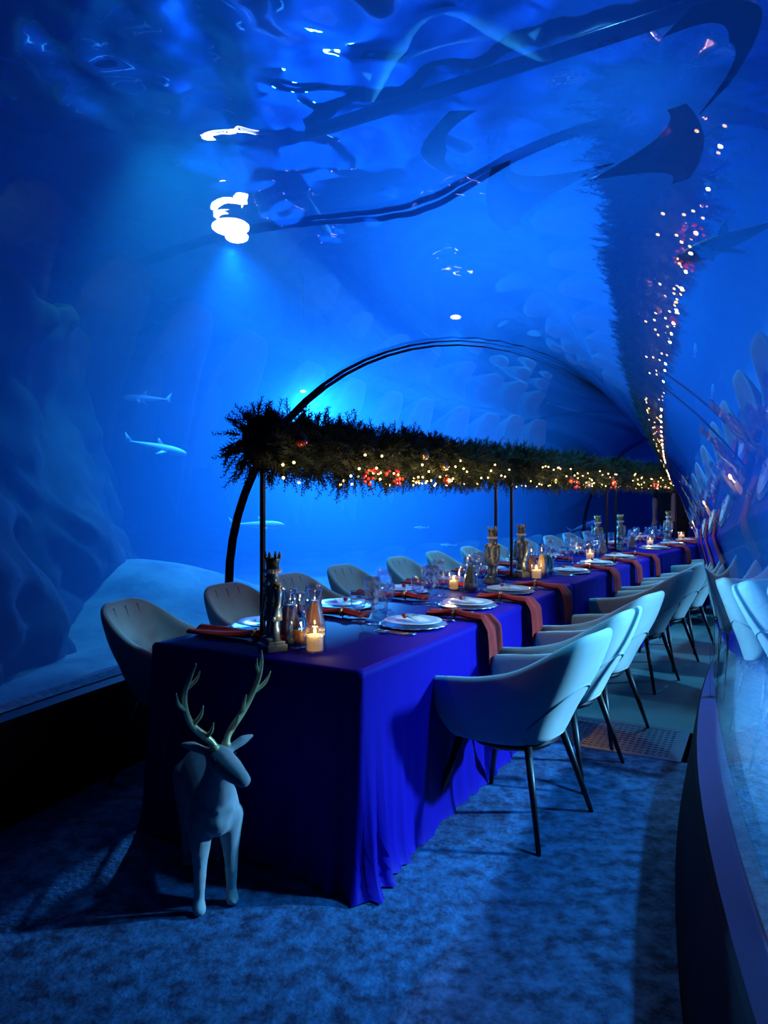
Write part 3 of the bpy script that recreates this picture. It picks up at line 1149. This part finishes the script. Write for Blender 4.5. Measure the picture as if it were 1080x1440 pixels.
ZG = 1.585
GDESC = ['the near table', 'the middle table', 'the far table']
for k in range(3):
    ox, oy, h = T[k]
    ya, yb = (.21 if k == 0 else .12), 2.68
    xs = -.10 if k == 0 else 0.0
    st = thing('garland_stand', 'black metal post stand carrying the fir garland over ' + GDESC[k], 'stand', (ox, oy, TOP), -h, 'garland stands')
    for yy in (ya, yb):
        xx = xs if yy == ya else 0.0
        part('post', 'stand_post', lambda bm: box(bm, (0, 0, .41), (.018, .018, .82), .002), 'black_metal', st, False, loc=(xx, yy, .006))
        part('foot_plate', 'stand_foot', lambda bm: box(bm, (0, 0, .003), (.10, .10, .006), .001), 'black_metal', st, False, loc=(xx, yy, 0))
    part('crossbar', 'stand_bar_%d' % k, lambda bm: (tube(bm, [(xs, ya - .12, .81), (xs, ya, .81), (0, yb, .81), (0, yb + .05, .81)], .010, 8), ball(bm, (xs, ya - .14, .812), .022, 10, 8)), 'black_metal', st)
    part('brace', 'stand_brace', lambda bm: tube(bm, [(0, -.14, 0), (0, 0, 0)], .007, 6), 'black_metal', st, loc=(0, yb, .72))
    gr = thing('fir_garland', 'dense fir garland with warm fairy lights over ' + GDESC[k], 'garland', (ox, oy, ZG), -h, 'fir garlands')
    g0, g1 = ya - .16, yb + .06
    if k == 1:
        g0 = -.06
    part('core', 'garland_core_%d' % k, core(k + 1, g0 + .03, g1 - .03), 'needle', gr, loc=(xs * .5, 0, 0))
    tag(part('foliage', 'garland_needles_%d' % k, needles(21 + k, g0, g1, 1900, None), 'needle', gr, False, loc=(xs * .5, 0, 0)), kind='stuff')
    rd = random.Random(50 + k)
    # fairy-light bulbs along the lower side, in clusters
    clusters = [(.16, 3), (.40, 1), (.70, 5), (.86, 5), (1.02, 6), (1.18, 5), (1.42, 7), (1.58, 11), (1.72, 8), (1.84, 5), (2.2, 6), (2.32, 4), (2.55, 3)] if k == 0 else \
        [(.25 + .17 * q, 4) for q in range(14)]
    for yy, cnt in clusters:
        for q in range(cnt):
            y_ = yy + rd.gauss(0, .045)
            a = rd.uniform(-PI * .62, -PI * .02)
            r_ = rd.uniform(.150, .190)
            part('fairy_bulb', 'fairy_bulb', lambda bm: ball(bm, (0, 0, 0), .0058, 8, 6), 'bulb', gr,
                 loc=(math.cos(a) * r_ + xs * .5, y_, math.sin(a) * r_ * .9 + .01))
        l = bpy.data.lights.new('fairy_light', 'POINT')
        l.energy = .15 * cnt
        l.color = (1, .56, .2)
        l.shadow_soft_size = .006
        o = bpy.data.objects.new('fairy_light', l)
        COL.objects.link(o)
        o.parent = gr
        o.location = (.19 + xs * .5, yy, -.13)
    # baubles and berries
    decor = [(.18, .06), (1.56, .0), (1.60, -.08), (1.30, .05)] if k == 0 else [(1.0, -.05), (1.5, -.08), (2.3, -.03)]
    for q, (yy, zz) in enumerate(decor):
        b = part('bauble', 'bauble_%d' % (q % 2), lambda bm: (ball(bm, (0, 0, 0), .026, 16, 10)), 'bauble_gold' if q % 2 else 'bauble', gr, loc=(.165 + xs * .5, yy, zz - .05))
        part('cap', 'bauble_cap', lambda bm: lathe(bm, [(0, .036), (.004, .034), (.009, .030), (.009, .023)], 8), 'gold', b)
    for yy in ((.74, 1.0) if k == 0 else (1.15, 2.4)):
        for q in range(14):
            part('berry', 'garland_berry', lambda bm: ball(bm, (0, 0, 0), .009, 8, 6), 'berry', gr, loc=(.15 + xs * .5 + rd.uniform(-.02, .02), yy + rd.gauss(0, .05), -.12 + rd.uniform(-.04, .035)))

# ------------------------------------------------------------------ reindeer figurine
dr = thing('reindeer_figurine', 'grey standing reindeer figurine with pale gold antlers at the table end', 'figurine', (-.615, 2.60, 0), R(180 + 22))


def deer_body(bm):
    # faces +y
    limb(bm, (0, .12, .345), .083, (0, -.02, .345), .080)
    limb(bm, (0, -.02, .345), .080, (0, -.17, .36), .082)
    limb(bm, (0, .13, .33), .070, (0, .15, .30), .055)
    limb(bm, (0, .13, .37), .070, (0, .19, .455), .050)
    limb(bm, (0, .19, .455), .050, (0, .21, .50), .043)
    # head turned to its left
    hx = Vector((-.05, .10, -.035))
    h0 = Vector((0, .215, .525))
    limb(bm, h0, .046, h0 + hx * .5, .040)
    limb(bm, h0 + hx * .5, .040, h0 + hx * 1.05, .027)
    ball(bm, h0 + hx * 1.12, (.025, .022, .022), 10, 8)
    for sx in (-1, 1):
        # ears
        e0 = h0 + Vector((sx * .035, -.012, .022))
        limb(bm, e0, .014, e0 + Vector((sx * .045, -.012, .02)), .017)
        limb(bm, e0 + Vector((sx * .045, -.012, .02)), .017, e0 + Vector((sx * .078, -.02, .03)), .008)
        # front legs
        f = .018 if sx > 0 else -.005
        limb(bm, (sx * .048, .125, .30), .050, (sx * .052, .13 + f, .20), .032)
        limb(bm, (sx * .052, .13 + f, .20), .030, (sx * .054, .135 + f, .125), .022)
        limb(bm, (sx * .054, .135 + f, .125), .023, (sx * .055, .13 + f, .045), .018)
        limb(bm, (sx * .055, .13 + f, .045), .019, (sx * .056, .137 + f, .022), .024)
        ball(bm, (sx * .056, .142 + f, .018), (.024, .028, .018), 10, 8)
        # hind legs: stifle forward, hock back
        limb(bm, (sx * .045, -.17, .34), .065, (sx * .055, -.135, .245), .042)
        limb(bm, (sx * .055, -.135, .245), .038, (sx * .056, -.205, .155), .024)
        limb(bm, (sx * .056, -.205, .155), .022, (sx * .056, -.19, .05), .017)
        ball(bm, (sx * .056, -.178, .018), (.023, .027, .018), 10, 8)
    limb(bm, (0, -.24, .40), .020, (0, -.275, .36), .012)


part('body', 'deer_body', deer_body, 'deer', dr, True, remesh(.0065, 5))


def antler(bm):
    main = [(0, 0, 0), (.012, -.008, .02), (.040, -.016, .045), (.085, -.02, .085), (.118, -.015, .14), (.135, -.005, .20), (.128, .01, .255), (.115, .02, .30)]
    rr = [.013, .012, .0125, .0115, .0105, .0095, .0075, .002]
    def smooth(P, n=4):
        out = []
        for i in range(len(P) - 1):
            p0, p1, p2, p3 = P[max(i - 1, 0)], P[i], P[i + 1], P[min(i + 2, len(P) - 1)]
            for j in range(n):
                t = j / n
                out.append(tuple(.5 * (2 * b + (c - a) * t + (2 * a - 5 * b + 4 * c - d) * t * t + (3 * b - a - 3 * c + d) * t ** 3) for a, b, c, d in zip(p0, p1, p2, p3)))
        out.append(P[-1])
        return out
    def lerp_r(r, n=4):
        out = []
        for a, b in zip(r, r[1:]):
            out += [a + (b - a) * j / n for j in range(n)]
        return out + [r[-1]]
    tube(bm, smooth(main), lerp_r(rr), 10)
    for P, r in (([(.03, -.016, .035), (.028, .01, .062), (.03, .022, .095)], [.009, .007, .0015]),
                 ([(.085, -.02, .085), (.068, .0, .12), (.068, .01, .155)], [.009, .007, .0015]),
                 ([(.120, -.015, .145), (.160, .0, .175), (.178, .008, .215)], [.009, .007, .0015]),
                 ([(.133, -.005, .215), (.105, .012, .245), (.098, .02, .275)], [.008, .006, .0015])):
        tube(bm, smooth(P), lerp_r(r), 8)
    lathe(bm, [(0, -.012), (.016, -.008), (.018, 0), (.014, .008), (0, .012)], 12)


for sx in (-1, 1):
    part('antler', 'antler', antler, 'antler', dr, loc=(-.004 + sx * .020, .212 + sx * .010, .566), rot=(R(-6), 0, R(27)), scale=(sx * .92, 1, 1))
    part('eye', 'deer_eye', lambda bm: ball(bm, (0, 0, 0), .006, 8, 6), 'black_metal', dr, loc=(-.0125 + sx * .036, .240 + sx * .018, .537))

# ------------------------------------------------------------------ the waiter beyond the far table
pr = thing('person', 'person in black shirt standing past the far table end, arm lowered', 'person', (4.24, 10.78, 0), R(150))
pr.scale = (1.05,) * 3


def person_skin(bm):
    limb(bm, (0, .02, 1.44), .058, (0, .015, 1.58), .052)
    ball(bm, (0, .02, 1.70), (.078, .098, .115), 16, 12)
    ball(bm, (0, .055, 1.655), (.055, .06, .06), 12, 8)
    ball(bm, (0, .122, 1.69), (.014, .018, .02), 8, 6)
    for sx in (-1, 1):
        ball(bm, (sx * .078, .01, 1.695), (.012, .022, .03), 8, 6)
        limb(bm, (sx * .215, .0, 1.44), .052, (sx * .265, .0, 1.17), .040)
        limb(bm, (sx * .265, .0, 1.17), .038, (sx * .25, .12, .97), .027)
        w_ = Vector((sx * .25, .12, .97))
        limb(bm, w_, .027, w_ + Vector((-sx * .005, .05, -.07)), .030)
        for q in range(4):
            b = w_ + Vector((-sx * .005 + (q - 1.5) * .016, .055, -.075))
            limb(bm, b, .0095, b + Vector((0, .025, -.035)), .009)
            limb(bm, b + Vector((0, .025, -.035)), .009, b + Vector((0, .018, -.07 + abs(q - 1.5) * .006)), .008)
        b = w_ + Vector((-sx * .028, .03, -.035))
        limb(bm, b, .011, b + Vector((-sx * .022, .035, -.035)), .009)
    limb(bm, (0, 0, 1.4), .12, (0, 0, .95), .12)


def shirt(bm):
    limb(bm, (-.13, 0, 1.415), .082, (.13, 0, 1.415), .082)
    limb(bm, (-.11, .01, 1.34), .115, (.11, .01, 1.34), .115)
    limb(bm, (-.10, .0, 1.15), .105, (.10, .0, 1.15), .105)
    limb(bm, (-.10, .0, .98), .11, (.10, .0, .98), .11)
    limb(bm, (-.1, 0, 1.25), .11, (.1, 0, 1.25), .11)
    limb(bm, (-.1, 0, 1.06), .105, (.1, 0, 1.06), .105)
    for x_ in (-.11, -.05, 0, .05, .11):
        limb(bm, (x_, 0, .97), .112, (x_ * 1.15, .005, 1.38), .112)
    for sx in (-1, 1):
        limb(bm, (sx * .19, 0, 1.43), .072, (sx * .245, 0, 1.28), .062)


def trousers(bm):
    limb(bm, (-.09, 0, .93), .115, (.09, 0, .93), .115)
    for sx in (-1, 1):
        limb(bm, (sx * .095, 0, .88), .098, (sx * .10, .01, .50), .070)
        limb(bm, (sx * .10, .01, .50), .068, (sx * .10, -.01, .08), .055)


part('body', 'person_body', person_skin, 'skin', pr, True, remesh(.011, 3))
part('shirt', 'person_shirt', shirt, 'black_cloth', pr, True, remesh(.014, 4))
part('trousers', 'person_trousers', trousers, 'black_cloth', pr, True, remesh(.014, 4))
part('hair', 'person_hair', lambda bm: (ball(bm, (0, -.005, 1.735), (.088, .105, .095), 16, 12), limb(bm, (0, -.06, 1.70), .06, (0, -.06, 1.64), .05)), 'hair', pr, True, remesh(.012, 3))
for sx in (-1, 1):
    part('shoe', 'person_shoe', lambda bm: ball(bm, (0, .05, .042), (.05, .13, .042), 14, 8), 'black_cloth', pr, loc=(sx * .10, 0, 0))


# ------------------------------------------------------------------ animals in the tank
def ray_mesh(span, length, tail, hammer):
    """flat ray, head towards +y; wings swept back; hammer > 0 gives a broad straight front that tapers into the tail"""
    def f(bm):
        nx, ny = 26, 18
        top, bot = [], []
        for j in range(ny + 1):
            v = j / ny
            rt, rb = [], []
            for i in range(nx + 1):
                u = -1 + 2 * i / nx
                a = abs(u)
                if hammer:
                    lead = .10 * a ** 2
                    trail = length * (.16 + .84 * (1 - min(1, a * 1.02)) ** 2.2) + lead
                    y = -(lead + (trail - lead) * v)
                    th = .045 * (1 - a ** 1.5) * (math.sin(PI * min(1, v * .96 + .04))) * (1 - .5 * v) + .002
                    z = .07 * a ** 2
                else:
                    lead = length * .62 * a ** 1.6
                    trail = length * (.58 + .62 * a ** 2.2 - .12 * math.sin(PI * a))
                    trail = max(trail, lead + .012)
                    y = -(lead + (trail - lead) * v)
                    th = .05 * (1 - a ** .8) * math.sin(PI * v) ** .7 + .003
                    z = .12 * a ** 2
                x = u * span / 2
                rt.append(bm.verts.new((x, y, z + th)))
                rb.append(bm.verts.new((x, y, z - th * .6)))
            top.append(rt)
            bot.append(rb)
        for j in range(ny):
            for i in range(nx):
                bm.faces.new((top[j][i], top[j][i + 1], top[j + 1][i + 1], top[j + 1][i]))
                bm.faces.new((bot[j][i], bot[j + 1][i], bot[j + 1][i + 1], bot[j][i + 1]))
        for j in range(ny):
            bm.faces.new((top[j][0], top[j + 1][0], bot[j + 1][0], bot[j][0]))
            bm.faces.new((top[j][nx], bot[j][nx], bot[j + 1][nx], top[j + 1][nx]))
        for i in range(nx):
            bm.faces.new((top[0][i], bot[0][i], bot[0][i + 1], top[0][i + 1]))
            bm.faces.new((top[ny][i], top[ny][i + 1], bot[ny][i + 1], bot[ny][i]))
    return f


def orient(fwd, up=(0, 0, 1)):
    y = Vector(fwd).normalized()
    z = Vector(up)
    x = y.cross(z).normalized()
    z = x.cross(y)
    return Matrix((x, y, z)).transposed().to_euler()


def ray(key, loc, fwd, up, span, length, tail, hammer, label):
    t = thing('stingray', label, 'ray', loc)
    t.rotation_euler = orient(fwd, up)
    t['group'] = 'rays above the tunnel'
    part('body', 'ray_' + key, ray_mesh(span, length, tail, hammer), 'fish_dark', t)
    if tail:
        part('tail', 'ray_tail_' + key, lambda bm: tube(bm, [(0, -length * .85, .005), (0, -length * .85 - tail * .5, .0), (0, -length * .85 - tail, -.01)], [.022, .012, .003], 8), 'fish_dark', t)
    for sx in (-1, 1):
        part('eye', 'ray_eye', lambda bm: ball(bm, (0, 0, 0), .012, 8, 6), 'black_metal', t, loc=(sx * span * .10, -length * .16, .045))
    return t


UPN = (.1, .72, .68)      # tilted so the belly shows towards the tunnel
ray('small', (.235, 4.75, 3.58), (-1, .05, .0), UPN, .40, .30, 0, 0, 'small dark ray under the surface pipe, wings swept back')
ray('bat', (2.12, 4.15, 4.10), (.75, -.1, .75), (-.2, .75, .5), .52, .42, 0, 0, 'dark ray beside the high end of the surface pipe')
ray('broad_small', (.68, 4.9, 3.27), (-.93, .1, -.3), UPN, .44, .80, .18, 1, 'broad-headed dark ray swimming tail to tail, lower of the pair')
ray('broad', (2.55, 5.9, 4.20), (.93, -.1, .3), UPN, .60, .95, .25, 1, 'broad-headed dark ray swimming tail to tail, higher of the pair')


def shark_mesh(L_):
    def f(bm):
        n, m_ = 22, 12
        rings = []
        for i in range(n + 1):
            t = i / n
            r = .105 * L_ * (math.sin(PI * min(1, (t * .93 + .02)) ** .62)) ** .9 * (1 - .25 * t) + .004 * L_
            y = L_ * (.5 - t)
            rings.append([bm.verts.new((math.cos(2 * PI * k / m_) * r * .78, y, math.sin(2 * PI * k / m_) * r * (.85 if math.sin(2 * PI * k / m_) > 0 else .7))) for k in range(m_)])
        for a, b in zip(rings, rings[1:]):
            for k in range(m_):
                bm.faces.new((a[k], a[(k + 1) % m_], b[(k + 1) % m_], b[k]))
        bm.faces.new(rings[0][::-1])
        bm.faces.new(rings[-1])
    return f


def fin(pts, th):
    def f(bm):
        lo = [bm.verts.new((-th, y, z)) for y, z in pts]
        hi = [bm.verts.new((th, y, z)) for y, z in pts]
        bm.faces.new(lo[::-1])
        bm.faces.new(hi)
        for i in range(len(pts)):
            j = (i + 1) % len(pts)
            bm.faces.new((lo[i], lo[j], hi[j], hi[i]))
    return f


def shark(loc, fwd, L_, mat, label, up=(0, 0, 1)):
    t = thing('shark', label, 'shark', loc)
    t.rotation_euler = orient(fwd, up)
    t['group'] = 'sharks in the tank'
    k = '%s_%.2f' % (mat, L_)
    part('body', 'shark_' + k, shark_mesh(L_), mat, t)
    part('dorsal_fin', 'dorsal_' + k, fin([(.10 * L_, .07 * L_), (-.02 * L_, .17 * L_), (-.035 * L_, .165 * L_), (-.02 * L_, .06 * L_)], .006 * L_), mat, t)
    part('tail_fin', 'tailfin_' + k, fin([(-.46 * L_, .012 * L_), (-.62 * L_, .15 * L_), (-.57 * L_, .03 * L_), (-.60 * L_, -.075 * L_), (-.47 * L_, -.012 * L_)], .005 * L_), mat, t)
    for sx in (-1, 1):
        part('pectoral_fin', 'pectoral_' + k, fin([(.20 * L_, 0), (.04 * L_, -.17 * L_), (.02 * L_, -.16 * L_), (.09 * L_, 0)], .005 * L_), mat, t, loc=(sx * .06 * L_, 0, -.03 * L_), rot=(0, sx * R(-58), 0))
    return t


shark((-2.75, 9.0, 1.93), (.96, .1, -.22), .68, 'fish_light', 'pale small shark swimming past the dark rock face')
shark((-3.3, 10.2, 2.68), (-.98, .1, .05), .62, 'fish_light', 'pale shark high above the other sharks beside the rock face')
shark((-1.55, 9.2, .98), (1, .05, -.03), .62, 'fish_light', 'pale shark gliding low behind the near garland post')
shark((3.45, 12.6, .82), (.95, .2, .3), .58, 'fish_light', 'slim pale shark near the second seal arch')
shark((.55, 11.0, .86), (-1, .1, 0), .2, 'fish_light', 'small silver fish beside the far garland post')
shark((.95, 11.0, .60), (-1, .1, 0), .22, 'fish_light', 'small silver fish close to the sand behind the tables')
shark((2.28, 4.9, 3.05), (-.9, -.15, -.38), .80, 'fish_dark', 'dark shark with a lit back swimming beside the garland reflection', (-.3, -.2, 1))
t = shark((2.30, 4.15, .24), (-.35, -.9, -.05), .95, 'fish_dark', 'dark shark resting on the sand outside the kerb')
